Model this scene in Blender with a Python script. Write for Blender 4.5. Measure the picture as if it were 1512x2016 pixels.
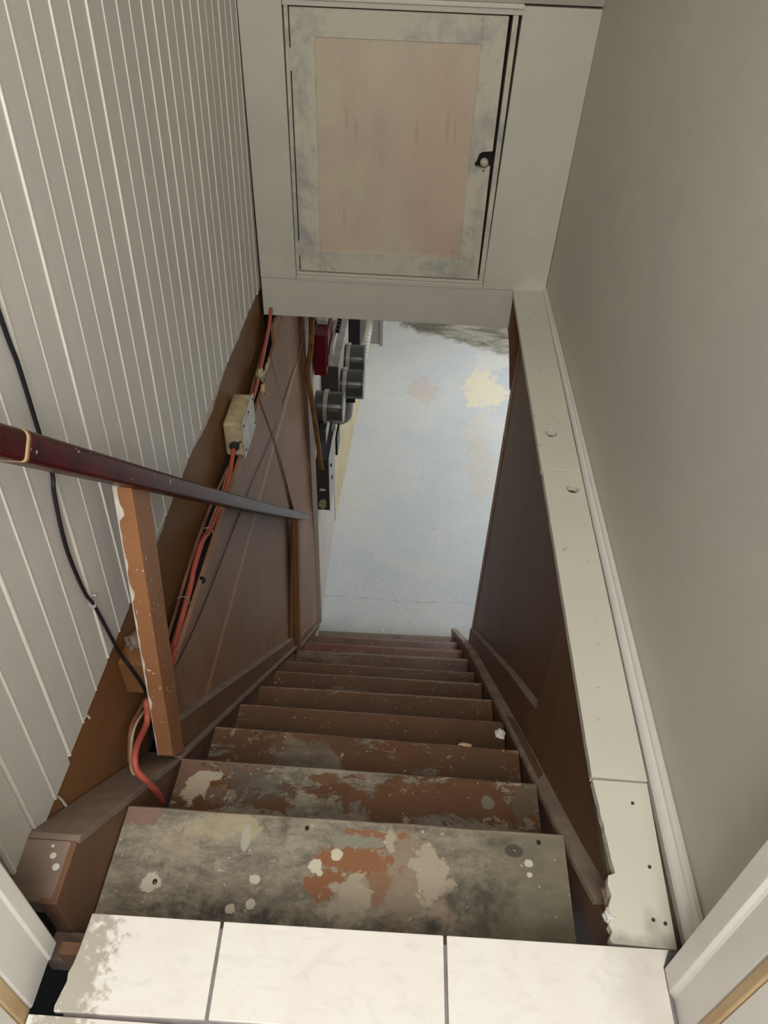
import bpy, bmesh, math, random
from mathutils import Vector, Matrix, noise
random.seed(7)
S = bpy.context.scene
for o in list(bpy.data.objects): bpy.data.objects.remove(o)
COL = S.collection

# ------------------------------------------------------------------ camera
CAMZ = 1.2
F = 1500.0
a = Vector((868-756, 1338, -F)); by = -(F*F + a.x*(690-756))/a.y
b = Vector((690-756, by, -F))
Yc = a.normalized(); Zc = -b.normalized(); Xc = Yc.cross(Zc)
cam_d = bpy.data.cameras.new('camera'); cam = bpy.data.objects.new('camera', cam_d); COL.objects.link(cam)
cam.matrix_world = Matrix.Translation((0,0,CAMZ)) @ Matrix((Xc,Yc,Zc)).to_4x4()
cam_d.sensor_fit = 'HORIZONTAL'; cam_d.sensor_width = 36; cam_d.lens = F/1512*36
cam_d.clip_start = .02
S.camera = cam
# ------------------------------------------------------------------ world, lights, exposure
w = bpy.data.worlds.new('world'); S.world = w; w.use_nodes = True
w.node_tree.nodes['Background'].inputs[0].default_value = (.75,.85,1,1)
w.node_tree.nodes['Background'].inputs[1].default_value = .35
def area(name, loc, target, sx, sy, power, color):
    l = bpy.data.lights.new(name, 'AREA'); l.shape = 'RECTANGLE'; l.size = sx; l.size_y = sy
    l.energy = power; l.color = color
    o = bpy.data.objects.new(name, l); COL.objects.link(o); o.location = loc
    o.rotation_euler = (Vector(target)-Vector(loc)).to_track_quat('-Z','Y').to_euler(); return o
area('landing_ceiling_light', (.05,-.25,2.15), (0,.45,0), .7, .6, 10, (1,.965,.91))
area('landing_rear_fill', (.02,-.62,1.58), (0,1.3,.5), .7, .7, 28, (1,.98,.945))  # unseen soft source behind the camera, set close to brighten the near walls
area('basement_ceiling_light', (1.5,5.9,-.35), (.9,5.2,-2.5), 1.6, 1.6, 66, (.95,.975,1))
area('basement_spill_fill', (.75,4.0,-.28), (.4,4.0,-2.5), .9, .9, 8, (.94,.97,1))  # unseen extra source, added for bright spill on the floor below the stairs
S.view_settings.view_transform = 'Standard'; S.view_settings.look = 'None'
S.view_settings.gamma = 1; S.view_settings.use_curve_mapping = False
S.view_settings.exposure = 0.0

# ------------------------------------------------------------------ materials
def srgb(r,g,b_):
    f = lambda c: (c/255/12.92) if c/255 <= .04045 else ((c/255+.055)/1.055)**2.4
    return (f(r),f(g),f(b_),1)
class NT:
    def __init__(s, name):
        s.m = bpy.data.materials.new(name); s.m.use_nodes = True
        s.t = s.m.node_tree; s.N = s.t.nodes; s.L = s.t.links
        s.bsdf = s.N['Principled BSDF']; s.tc = s.N.new('ShaderNodeTexCoord')
        s.co = s.tc.outputs['Object']
    def use_world(s):
        g = s.N.new('ShaderNodeNewGeometry'); s.co = g.outputs['Position']
    def mapping(s, scale=(1,1,1), loc=(0,0,0)):
        m = s.N.new('ShaderNodeMapping'); m.inputs['Scale'].default_value = scale; m.inputs['Location'].default_value = loc
        s.L.new(s.co, m.inputs[0]); return m.outputs[0]
    def noise(s, scale, detail=6, rough=.6, dist=0, co=None, mscale=None, loc=(0,0,0)):
        n = s.N.new('ShaderNodeTexNoise'); n.inputs['Scale'].default_value = scale; n.inputs['Detail'].default_value = detail
        n.inputs['Roughness'].default_value = rough; n.inputs['Distortion'].default_value = dist
        if co is None: co = s.mapping(mscale or (1,1,1), loc)
        s.L.new(co, n.inputs['Vector']); return n.outputs['Fac']
    def ramp(s, fac, stops, interp='LINEAR'):
        r = s.N.new('ShaderNodeValToRGB'); r.color_ramp.interpolation = interp
        e = r.color_ramp.elements
        while len(e) > len(stops): e.remove(e[-1])
        while len(e) < len(stops): e.new(.5)
        for i,(p,c) in enumerate(stops):
            e[i].position = p; e[i].color = c if len(c)==4 else (*c,1)
        s.L.new(fac, r.inputs[0]); return r.outputs[0]
    def mask(s, fac, lo, hi):
        r = s.N.new('ShaderNodeMapRange'); r.inputs[1].default_value = lo; r.inputs[2].default_value = hi
        s.L.new(fac, r.inputs[0]); return r.outputs[0]
    def math(s, op, a, b_=None):
        n = s.N.new('ShaderNodeMath'); n.operation = op
        for i,v in enumerate((a,b_)):
            if v is None: continue
            if isinstance(v,(int,float)): n.inputs[i].default_value = v
            else: s.L.new(v, n.inputs[i])
        return n.outputs[0]
    def mix(s, fac, c1, c2, mode='MIX'):
        n = s.N.new('ShaderNodeMix'); n.data_type = 'RGBA'; n.blend_type = mode
        if isinstance(fac,(int,float)): n.inputs[0].default_value = fac
        else: s.L.new(fac, n.inputs[0])
        for i,c in ((6,c1),(7,c2)):
            if isinstance(c, tuple): n.inputs[i].default_value = c
            else: s.L.new(c, n.inputs[i])
        return n.outputs[2]
    def blob(s, c, r, wob=.35, nscale=25, soft=.12):
        """ellipse mask around world point c (x,y,z) with radii r and a ragged outline"""
        n = s.N.new('ShaderNodeMapping'); n.vector_type = 'POINT'
        v = s.N.new('ShaderNodeVectorMath'); v.operation = 'SUBTRACT'; s.L.new(s.co, v.inputs[0]); v.inputs[1].default_value = c
        d = s.N.new('ShaderNodeVectorMath'); d.operation = 'DIVIDE'; s.L.new(v.outputs[0], d.inputs[0]); d.inputs[1].default_value = r
        l = s.N.new('ShaderNodeVectorMath'); l.operation = 'LENGTH'; s.L.new(d.outputs[0], l.inputs[0])
        nz = s.noise(nscale, 5, .6, .3)
        q = s.math('ADD', l.outputs['Value'], s.math('MULTIPLY', s.math('SUBTRACT', nz, .5), wob*4))
        s.N.remove(n)
        return s.mask(q, 1+soft, 1-soft)
    def out(s, color, rough=.6, bump=None, bstr=.3, bdist=.002, metal=0, spec=.4):
        if isinstance(color, tuple): s.bsdf.inputs['Base Color'].default_value = color
        else: s.L.new(color, s.bsdf.inputs['Base Color'])
        if isinstance(rough,(int,float)): s.bsdf.inputs['Roughness'].default_value = rough
        else: s.L.new(rough, s.bsdf.inputs['Roughness'])
        s.bsdf.inputs['Metallic'].default_value = metal
        s.bsdf.inputs['Specular IOR Level'].default_value = spec
        if bump is not None:
            bn = s.N.new('ShaderNodeBump'); bn.inputs['Strength'].default_value = bstr; bn.inputs['Distance'].default_value = bdist
            s.L.new(bump, bn.inputs['Height']); s.L.new(bn.outputs[0], s.bsdf.inputs['Normal'])
        return s.m
def mul(c,k): return (c[0]*k,c[1]*k,c[2]*k,1)

def painted(name, c, c2=None, scale=3, rough=.55, specks=0, bstr=.25, speck_col=(.75,.73,.68,1), bscale=60):
    n = NT(name); n.use_world(); c2 = c2 or mul(c,.82)
    col = n.mix(n.mask(n.noise(scale,5,.55,.2), .35,.65), c, c2)
    col = n.mix(n.math('MULTIPLY', n.mask(n.noise(scale*9,4,.6), .4,.7), .25), col, mul(c,.8))
    if specks:
        col = n.mix(n.mask(n.noise(95,2,.5,0), .74-specks*.03, .76-specks*.03), col, speck_col)
    return n.out(col, rough, n.noise(bscale,4,.6), bstr, .001)
M = {}
M['board'] = painted('white_board_paint', (.66,.635,.59,1), (.59,.565,.53,1), 2.2, .42, 0, .15)
M['greige'] = painted('greige_paint', (.60,.575,.49,1), (.54,.515,.44,1), 2.5, .5, 0, .25, bscale=180)
def mk_cream():
    n = NT('cream_ledge_paint'); n.use_world()
    col = n.mix(n.mask(n.noise(4,5,.55,.2), .35,.65), (.66,.635,.53,1), (.61,.59,.50,1))
    col = n.mix(n.math('MULTIPLY', n.blob((.385,.425,0),(.09,.016,.1),.5,30,.5), .75), col, (.30,.28,.23,1))
    col = n.mix(n.math('MULTIPLY', n.blob((.412,.445,0),(.012,.03,.1),.5,40,.5), .5), col, (.28,.27,.23,1))
    col = n.mix(n.math('MULTIPLY', n.mask(n.noise(30,3,.5), .68,.72), .6), col, (.40,.38,.32,1))
    return n.out(col, .45, n.noise(60,4,.6), .2, .001)
M['cream'] = mk_cream()
M['right_wall'] = painted('right_wall_paint', (.60,.575,.50,1), (.55,.515,.475,1), 1.6, .55, 0, .2)
M['orange'] = painted('orange_brown_paint', srgb(134,96,62), srgb(124,86,54), 3, .5, 0, .15)
M['brown'] = painted('brown_plywood_paint', srgb(122,90,68), srgb(108,82,64), 3, .5, .0, .2)
M['ply'] = None
M['edge_dust'] = painted('settled_grey_dust', srgb(168,152,136), srgb(140,122,108), 9, .9, 0, .3)
M['dusty'] = painted('dusty_brown_paint', srgb(142,124,110), srgb(120,100,88), 8, .8, 0, .3)
for k_ in ('brown','orange'): M[k_].node_tree.nodes['Principled BSDF'].inputs['Specular IOR Level'].default_value = .2
M['casing'] = painted('white_casing_paint', (.74,.72,.66,1), (.70,.675,.63,1), 3, .38, 0, .15)
M['tan'] = painted('bare_tan_wood', srgb(196,172,130), srgb(180,150,110), 9, .6, 0, .2)
M['black'] = painted('black_rubber', (.012,.012,.016,1), None, 5, .35, 0, .05)
M['dark_gap'] = painted('dark_cavity', (.015,.012,.01,1), None, 5, .9)
M['orange_cable'] = painted('orange_cable_sheath', srgb(178,88,72), srgb(160,76,60), 14, .5, 0, .2)
M['brown_cable'] = painted('brown_cable_sheath', srgb(110,66,48), srgb(140,100,80), 14, .6)
M['cream_cable'] = painted('cream_cable_sheath', srgb(188,170,140), srgb(150,125,95), 16, .6)
M['box_cream'] = painted('stained_cream_metal', srgb(190,176,142), srgb(150,132,98), 18, .5)
M['box_white'] = painted('white_metal_cover', srgb(215,215,208), srgb(180,178,170), 22, .4)
M['meter_grey'] = painted('grey_meter_can', (.075,.072,.065,1), (.055,.054,.05,1), 6, .28, 0, .1)
M['meter_face'] = painted('grey_meter_face', (.30,.30,.28,1), None, 6, .25)
M['ring'] = painted('zinc_ring', (.42,.39,.32,1), (.30,.27,.2,1), 12, .35)
M['steel_light'] = painted('light_grey_enamel', (.42,.42,.41,1), (.36,.35,.33,1), 9, .45)
M['steel_dark'] = painted('dark_grey_enamel', (.05,.048,.045,1), (.035,.033,.03,1), 6, .45)
M['steel_dirty'] = painted('dirty_grey_enamel', (.33,.31,.28,1), (.2,.17,.14,1), 12, .6)
M['red_box'] = painted('dark_red_enamel', (.14,.005,.01,1), (.10,.004,.008,1), 8, .4)
M['white_plastic'] = painted('white_plastic', (.62,.6,.53,1), (.5,.48,.42,1), 9, .4)
M['grey_pipe'] = painted('grey_conduit', (.33,.32,.29,1), (.28,.27,.25,1), 8, .4)
M['plaster_white'] = painted('basement_white_wall', (.66,.60,.55,1), (.58,.53,.5,1), 4, .7)
M['plaster_yellow'] = painted('basement_yellow_wall', (.66,.57,.38,1), (.52,.43,.28,1), 3, .7, bstr=.5)
M['basement'] = painted('basement_wall_paint', (.6,.58,.52,1), None, 3, .8)
M['hole'] = painted('raw_dusty_wood', srgb(98,90,72), srgb(80,72,58), 20, .9)
M['screw'] = painted('dark_screw', (.05,.045,.04,1), None, 5, .5)
M['grout'] = painted('grey_grout', (.30,.28,.28,1), (.22,.2,.19,1), 30, .9, 0, .6)
M['knob'] = painted('worn_cream_knob', (.55,.5,.4,1), (.42,.36,.28,1), 30, .4)
M['white_drip'] = painted('white_paint_drip', (.72,.70,.64,1), None, 9, .4)

# beadboard bead, brighter rounded caulk paint
M['bead'] = painted('gloss_cream_bead', (.76,.74,.66,1), (.70,.68,.60,1), 6, .35, 0, .1)
# plywood with pinkish dusting, wider variation
def mk_ply():
    n = NT('pinkish_brown_plywood'); n.use_world()
    col = n.mix(n.mask(n.noise(1.6,4,.5,.4), .4,.62), srgb(150,114,90), srgb(138,98,66))
    col = n.mix(n.math('MULTIPLY', n.mask(n.noise(5,6,.65,.2,mscale=(1,3,.5)), .45,.7), .45), col, srgb(108,80,66))
    # slit of light across the plywood, painted in as a paler horizontal strip
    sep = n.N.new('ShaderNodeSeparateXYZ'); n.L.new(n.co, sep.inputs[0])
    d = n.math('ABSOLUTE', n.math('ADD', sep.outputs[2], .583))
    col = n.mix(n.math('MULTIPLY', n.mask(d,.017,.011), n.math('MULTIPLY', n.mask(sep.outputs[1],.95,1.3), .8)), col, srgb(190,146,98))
    return n.out(col, .5, n.noise(40,5,.6,mscale=(1,1,.3)), .3, .001)
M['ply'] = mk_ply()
# far door: pink undercoat and grey scuffed frame
def mk_panel():
    n = NT('pinkish_door_panel'); n.use_world()
    col = n.mix(n.mask(n.noise(2.3,4,.5,.6), .42,.6), srgb(200,188,164), srgb(194,172,154))
    bl = n.blob((.06,2.57,.40), (.10,1,.30), .22, 6, .35)
    col = n.mix(n.math('MULTIPLY',bl,.45), col, srgb(198,160,144))
    for (cx,cz,rx,rz) in ((.075,.52,.0035,.055),(.100,.50,.003,.045),(-.02,.49,.0035,.05),(-.24,.53,.004,.03),(-.21,.50,.0035,.025),(-.13,.44,.004,.022),(-.25,.22,.003,.03),(.125,.12,.006,.008)):
        col = n.mix(n.math('MULTIPLY', n.blob((cx,2.57,cz),(rx,1,rz),.9,24,.6), .28), col, srgb(140,112,96))
    col = n.mix(n.math('MULTIPLY', n.mask(n.noise(6,9,.75,.3,mscale=(1,1,.5)), .5,.62), .3), col, srgb(176,160,142))
    return n.out(col, .5, n.noise(70,4), .25, .001)
M['door_panel'] = mk_panel()
def mk_frame():
    n = NT('scuffed_grey_door_paint'); n.use_world()
    col = n.mix(n.mask(n.noise(5.5,9,.78,.3), .47,.60), srgb(200,195,176), srgb(166,164,158))
    col = n.mix(n.math('MULTIPLY', n.mask(n.noise(22,6,.7,mscale=(1,1,.3)), .52,.7), .6), col, srgb(172,165,152))
    return n.out(col, .55, n.noise(70,4), .3, .001)
M['door_frame'] = mk_frame()
# landing tile
def mk_tile():
    n = NT('white_marbled_tile'); n.use_world()
    v = n.noise(5,6,.6,1.4)
    col = n.mix(n.mask(v,.42,.62), (.82,.80,.74,1), (.82,.75,.70,1))
    col = n.mix(n.math('MULTIPLY', n.mask(n.noise(14,6,.6,2.2,mscale=(1,1.8,1)), .50,.64), .28), col, (.62,.60,.55,1))
    col = n.mix(n.math('MULTIPLY', n.blob((-.410,.31,0),(.034,.16,1),1.1,70,.35), .8), col, (.36,.33,.26,1))
    col = n.mix(n.math('MULTIPLY', n.blob((.395,.36,0),(.05,.13,1),.4,20,.5), .4), col, (.45,.40,.33,1))
    return n.out(col, n.mask(n.noise(8,3),.3,1.4), n.noise(25,4), .12, .001, spec=.5)
M['tile'] = mk_tile()
# basement floor
def mk_floor():
    n = NT('speckled_blue_grey_floor_paint'); n.use_world()
    col = n.mix(n.mask(n.noise(1.1,4,.5,.3), .38,.62), (.49,.525,.55,1), (.57,.585,.57,1))
    col = n.mix(n.math('MULTIPLY', n.mask(n.noise(3.5,9,.75,.3), .48,.62), .45), col, (.60,.59,.53,1))
    col = n.mix(n.math('MULTIPLY', n.mask(n.noise(2.2,9,.75,.3,loc=(5,5,0)), .52,.66), .35), col, (.42,.46,.51,1))
    for c,r,k,cc in (((.68,5.85,-2.51),(.17,.30,1),.9,(.70,.64,.48,1)), ((.78,6.35,-2.51),(.16,.16,1),.6,(.66,.64,.56,1)),
                     ((.12,5.80,-2.51),(.13,.2,1),.5,(.55,.45,.37,1)), ((.60,4.75,-2.51),(.10,.45,1),.35,(.56,.46,.34,1)),
                     ((.60,5.2,-2.51),(.12,.25,1),.3,(.60,.55,.44,1))):
        col = n.mix(n.math('MULTIPLY', n.blob(c,r,.6,11,.10), k), col, cc)
    # rough bare concrete at the far end
    sep = n.N.new('ShaderNodeSeparateXYZ'); n.L.new(n.co, sep.inputs[0])
    e = n.math('ADD', sep.outputs[1], n.math('MULTIPLY', sep.outputs[0], .62))
    e = n.math('ADD', e, n.math('MULTIPLY', n.noise(3,5,.6,.5), .9))
    bare = n.mask(e, 7.42, 7.52)
    conc = n.mix(n.mask(n.noise(4,7,.7,.6,mscale=(.6,1.6,1)), .4,.62), (.42,.40,.34,1), (.13,.12,.095,1))
    col = n.mix(bare, col, conc)
    # dirty edge by the stairs
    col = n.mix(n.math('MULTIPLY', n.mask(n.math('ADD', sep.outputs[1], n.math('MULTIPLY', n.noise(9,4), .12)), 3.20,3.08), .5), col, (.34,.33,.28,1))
    # crack
    cr = n.math('ABSOLUTE', n.math('SUBTRACT', n.math('ADD', sep.outputs[1], n.math('MULTIPLY', n.noise(7,6,.65), .12)), 3.36))
    col = n.mix(n.math('MULTIPLY', n.math('MULTIPLY', n.mask(cr,.003,.0015), n.mask(n.noise(3,2), .48,.55)), .6), col, (.2,.2,.18,1))
    # chip flakes
    vo = n.N.new('ShaderNodeTexVoronoi'); vo.inputs['Scale'].default_value = 46; n.L.new(n.co, vo.inputs['Vector'])
    sp = n.N.new('ShaderNodeSeparateColor'); n.L.new(vo.outputs['Color'], sp.inputs[0])
    d = n.mask(vo.outputs['Distance'], 0.17,.13)
    col = n.mix(n.math('MULTIPLY', d, n.mask(sp.outputs[0], .70,.72)), col, (.88,.90,.88,1))
    vo2 = n.N.new('ShaderNodeTexVoronoi'); vo2.inputs['Scale'].default_value = 30; n.L.new(n.mapping((1,1,1),(3,2,1)), vo2.inputs['Vector'])
    sp2 = n.N.new('ShaderNodeSeparateColor'); n.L.new(vo2.outputs['Color'], sp2.inputs[0])
    col = n.mix(n.math('MULTIPLY', n.math('MULTIPLY', n.mask(vo2.outputs['Distance'], .14,.10), n.mask(sp2.outputs[1], .72,.74)), .8), col, (.16,.18,.22,1))
    return n.out(col, .42, n.noise(18,6,.65), .3, .003)
M['floor'] = mk_floor()
# handrail
def mk_rail():
    n = NT('dark_red_varnished_wood'); n.use_world()
    sep = n.N.new('ShaderNodeSeparateXYZ'); n.L.new(n.co, sep.inputs[0])
    grain = n.noise(30,5,.6,.3,mscale=(6,1,1))
    col = n.mix(n.mask(grain,.4,.65), (.075,.006,.006,1), (.030,.004,.004,1))
    dust_sheen = n.mask(n.math('ADD', sep.outputs[1], n.math('MULTIPLY', n.noise(12,5,.7), .35)), 1.45,2.35)  # dust plus bluish reflection of basement light, painted in towards the far end
    col = n.mix(n.math('MULTIPLY', dust_sheen, .8), col, (.10,.10,.115,1))
    col = n.mix(n.mask(n.noise(60,2,.5), .70,.72), col, (.5,.4,.3,1))
    return n.out(col, .34, grain, .15, .001, spec=.22)
M['rail'] = mk_rail()
def mk_post():
    n = NT('orange_brown_post_paint'); n.use_world()
    base = n.mix(n.mask(n.noise(6,5,.6), .4,.65), srgb(160,112,76), srgb(148,102,70))
    col = n.mix(n.mask(n.noise(110,2,.5), .695,.71), base, (.7,.66,.56,1))
    return n.out(col, .45, n.noise(60,4), .2, .001)
M['post'] = mk_post()
M['peeled'] = painted('peeled_white_undercoat', (.74,.71,.64,1), (.6,.55,.46,1), 30, .5)

# worn stair treads
def tread_mat(k, z, y):
    n = NT('worn_tread_paint'); n.use_world()
    loc = (k*3.7, k*1.9, 0)
    brown = n.mix(n.mask(n.noise(5,5,.6,loc=loc), .4,.6), srgb(112,74,46), srgb(98,70,48))
    grey  = n.mix(n.mask(n.noise(11,12,.82,.3,mscale=(.7,1.4,1),loc=loc), .42,.60), srgb(158,149,130), srgb(108,101,92))
    pale  = srgb(176,163,142)
    dusty = n.mix(n.mask(n.noise(7,7,.7,loc=loc), .42,.62), srgb(112,92,80), srgb(94,72,60))
    wear = {1:1.9,2:.62,3:.34,4:.22,5:.20,6:.25,7:.3,8:.3,9:.25,10:.25,11:.75}[k]
    f = n.noise(5,13,.74,.35,mscale=(.8,1.5,1),loc=loc)
    col = n.mix(n.mask(f, .64-wear*.22-.01, .64-wear*.22+.012), brown, grey)
    f2 = n.noise(7.5,13,.76,.35,loc=(k*7.1,3,0))
    col = n.mix(n.mask(f2, .60-(.03 if k<3 else 0), .615-(.03 if k<3 else 0)), col, n.mix(.5, pale, grey) if k<4 else dusty)
    if k == 3: col = n.mix(n.math('MULTIPLY', n.blob((-.22,1.03,z),(.10,.07,1),.6,14,.2), .85), col, grey)
    if k >= 3: col = n.mix(min(.15+.08*(k-2), .7), col, dusty)
    if k == 9: col = n.mix(.5, col, srgb(128,76,66))
    if k == 11: col = n.mix(.4, col, srgb(120,112,98))
    if k == 1:
        O = srgb(142,98,70); PB = srgb(206,198,178); PG = srgb(172,160,140)
        B = lambda x,yy,rx,ry,w=.8,s=34: n.blob((x,yy,z),(rx,ry,1),w,s,.08)
        pinkbrown = srgb(138,112,98); olive = srgb(118,112,92)
        col = n.mix(n.math('MULTIPLY', n.mask(n.noise(26,12,.82,.2,mscale=(.7,1.3,1)), .50,.60), .45), col, srgb(184,174,152))
        col = n.mix(n.math('MULTIPLY', n.mask(n.noise(17,12,.82,.2,loc=(4,4,0)), .50,.62), .5), col, srgb(96,90,82))
        # olive film towards the right end
        sep = n.N.new('ShaderNodeSeparateXYZ'); n.L.new(n.co, sep.inputs[0])
        col = n.mix(n.math('MULTIPLY', n.mask(n.math('ADD', sep.outputs[0], n.math('MULTIPLY', n.noise(6,5), .15)), .12,.30), .7), col, olive)
        # (x, y, rx, ry, colour, strength)
        for x,yy,rx,ry,cc,kk in ((-.455,.655,.045,.022,pinkbrown,.95), (-.29,.645,.07,.022,srgb(182,172,140),.55), (-.37,.60,.06,.03,PG,.35), (.03,.575,.055,.085,srgb(150,132,112),.8),
                                 (-.045,.600,.062,.030,O,1), (-.085,.560,.040,.035,O,1), (.0,.57,.02,.045,O,.7), (-.02,.648,.05,.008,O,.9), (.0,.630,.03,.010,O,.9),
                                 (-.045,.632,.05,.012,srgb(140,138,122),.9),(.018,.640,.010,.022,PG,1),
                                 (-.048,.532,.034,.042,PG,.95), (.083,.597,.026,.034,PG,1), (.100,.562,.028,.040,PG,1),(.112,.525,.022,.026,srgb(160,142,124),.9)):
            col = n.mix(n.math('MULTIPLY', B(x,yy,rx,ry), kk), col, cc)
        for x,yy,rx,ry,kk in ((.175,.560,.050,.035,.6),(.165,.515,.05,.03,.45),(.213,.643,.022,.012,.5),(-.259,.493,.13,.014,.7),(-.2,.52,.11,.02,.35),(.016,.480,.16,.02,.6),(.11,.505,.02,.012,.7),(-.178,.645,.012,.03,.5),(.04,.665,.04,.008,.5)):
            col = n.mix(n.math('MULTIPLY', n.math('MULTIPLY', n.blob((x,yy,z),(rx,ry,1),.9,26,.5), n.mask(n.noise(38,7,.75), .36,.58)), min(.85,kk*1.2)), col, srgb(68,64,60))
        col = n.mix(n.math('MULTIPLY', n.blob((.242,.635,z),(.017,.012,1),.08,30,.1), .75), col, srgb(60,60,54))
        for x,yy,r in ((-.395,.536,.017),(-.218,.553,.009),(-.115,.584,.013),(-.079,.607,.011),(-.105,.572,.006),(-.217,.512,.008),(.266,.614,.007),(.266,.594,.005),(-.25,.502,.008)):
            col = n.mix(B(x,yy,r,r*.95,.35,70), col, PB)
        col = n.mix(n.math('MULTIPLY', n.blob((-.2465,.625,z),(.008,.026,1),.2,40,.1), .8), col, srgb(178,176,162))
        for x,yy in ((-.138,.651),(.288,.654),(-.389,.538)):
            col = n.mix(n.blob((x,yy,z),(.0042,.005,1),.05,10,.2), col, (.02,.018,.015,1))
    if k == 2:
        pb = srgb(122,96,82); ob = srgb(110,76,52)
        for x,yy,rx,ry,cc,kk in ((-.435,.86,.05,.06,pb,1),(-.32,.885,.06,.02,srgb(120,100,86),.8),(-.418,.838,.028,.034,srgb(186,174,152),1),(-.385,.862,.022,.012,srgb(186,174,152),1),(-.345,.822,.018,.014,srgb(180,168,146),.9),
                                 (-.372,.825,.022,.022,pb,1),(-.27,.845,.09,.04,srgb(92,88,82),.6),
                                 (-.236,.808,.04,.014,ob,.9),(-.135,.878,.03,.012,ob,.9),(.03,.828,.12,.026,ob,1),(.20,.838,.12,.035,srgb(106,72,50),.95),(.06,.872,.07,.012,ob,.85),(.19,.88,.05,.01,ob,.6),
                                 (.315,.86,.03,.05,srgb(104,92,76),.9),(.23,.846,.012,.014,srgb(128,126,106),.9)):
            col = n.mix(n.math('MULTIPLY', n.blob((x,yy,z),(rx,ry,1),.85,34,.08), kk), col, cc)
    col = n.mix(n.math('MULTIPLY', n.mask(n.noise(85,2,.5,loc=loc), .715,.725), .85), col, srgb(196,188,168))
    # rubbed pale edge along the nosing
    sp_ = n.N.new('ShaderNodeSeparateXYZ'); n.L.new(n.co, sp_.inputs[0])
    ed = n.mask(n.math('ADD', sp_.outputs[1], n.math('MULTIPLY', n.math('SUBTRACT', n.noise(14,5,.7), .5), .02)), y-.010, y-.004)
    col = n.mix(n.math('MULTIPLY', ed, .55), col, srgb(158,142,122) if k<9 else srgb(150,124,112))
    return n.out(col, n.mask(n.noise(8,4), .1,1.0), n.math('ADD', n.noise(30,8,.7,mscale=(.5,2,1)), n.math('MULTIPLY',f,.8)), .35, .002, spec=.35)

# ------------------------------------------------------------------ geometry helpers
def link(name, bm, mat, parent=None, bevel=0, smooth=False):
    me = bpy.data.meshes.new(name); bmesh.ops.recalc_face_normals(bm, faces=bm.faces); bm.to_mesh(me); bm.free()
    o = bpy.data.objects.new(name, me); COL.objects.link(o)
    for m in (mat if isinstance(mat,(list,tuple)) else [mat]): me.materials.append(m)
    if smooth:
        for p in me.polygons: p.use_smooth = True
    if bevel:
        md = o.modifiers.new('bevel','BEVEL'); md.width = bevel; md.segments = 2; md.limit_method = 'ANGLE'
    if parent: o.parent = parent
    return o
def bxm(bm, x0,x1,y0,y1,z0,z1, shy=0, shx=0):
    """box; shy/shx lean it: y (or x) grows with z"""
    vs = [bm.verts.new((x+shx*z, y+shy*z, z)) for z in (z0,z1) for y in (y0,y1) for x in (x0,x1)]
    for f in ((0,2,3,1),(4,5,7,6),(0,1,5,4),(2,6,7,3),(0,4,6,2),(1,3,7,5)): bm.faces.new([vs[i] for i in f])
    return vs
def box(name, x0,x1,y0,y1,z0,z1, mat, parent=None, bevel=.0015, shy=0, shx=0):
    bm = bmesh.new(); bxm(bm,x0,x1,y0,y1,z0,z1,shy,shx); return link(name,bm,mat,parent,bevel)
def prism(name, poly, axis, a0, a1, mat, parent=None, bevel=.001):
    """poly of 2D points extruded along axis ('x': points are (y,z); 'z': points are (x,y); 'y': (x,z))"""
    bm = bmesh.new()
    def P(p,a): return {'x':(a,p[0],p[1]),'y':(p[0],a,p[1]),'z':(p[0],p[1],a)}[axis]
    A = [bm.verts.new(P(p,a0)) for p in poly]; B_ = [bm.verts.new(P(p,a1)) for p in poly]
    bm.faces.new(A); bm.faces.new(B_[::-1]); n = len(poly)
    for i in range(n): bm.faces.new((A[i],A[(i+1)%n],B_[(i+1)%n],B_[i]))
    return link(name,bm,mat,parent,bevel)
def smoothpath(pts, n=6):
    pts = [Vector(p) for p in pts]; out = []
    for i in range(len(pts)-1):
        p0 = pts[max(i-1,0)]; p1 = pts[i]; p2 = pts[i+1]; p3 = pts[min(i+2,len(pts)-1)]
        for j in range(n):
            t = j/n
            out.append(.5*((2*p1)+(-p0+p2)*t+(2*p0-5*p1+4*p2-p3)*t*t+(-p0+3*p1-3*p2+p3)*t**3))
    out.append(pts[-1]); return out
def sweepm(bm, pts, prof, up=None):
    """prof: function(t)->list of (side, up) offsets; the frame is carried along the path without twisting"""
    rings = []; N = len(pts); u = None
    for i,p in enumerate(pts):
        d = (pts[min(i+1,N-1)]-pts[max(i-1,0)]).normalized()
        if u is None:
            u = Vector((0,0,1)) if abs(d.z) < .95 else Vector((0,1,0))
        s = d.cross(u).normalized(); u = s.cross(d).normalized()
        rings.append([bm.verts.new(p+s*q[0]+u*q[1]) for q in prof(i/(N-1))])
    n = len(rings[0])
    for r,r2 in zip(rings,rings[1:]):
        for i in range(n): bm.faces.new((r[i],r[(i+1)%n],r2[(i+1)%n],r2[i]))
    bm.faces.new(rings[0][::-1]); bm.faces.new(rings[-1])
def tube(name, pts, r, mat, parent=None, seg=10, n=6, rfn=None):
    bm = bmesh.new()
    f = lambda t: [((rfn(t) if rfn else r)*math.cos(2*math.pi*k/seg), (rfn(t) if rfn else r)*math.sin(2*math.pi*k/seg)) for k in range(seg)]
    sweepm(bm, smoothpath(pts,n) if n>1 else [Vector(p) for p in pts], f); return link(name,bm,mat,parent,0,True)
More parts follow.
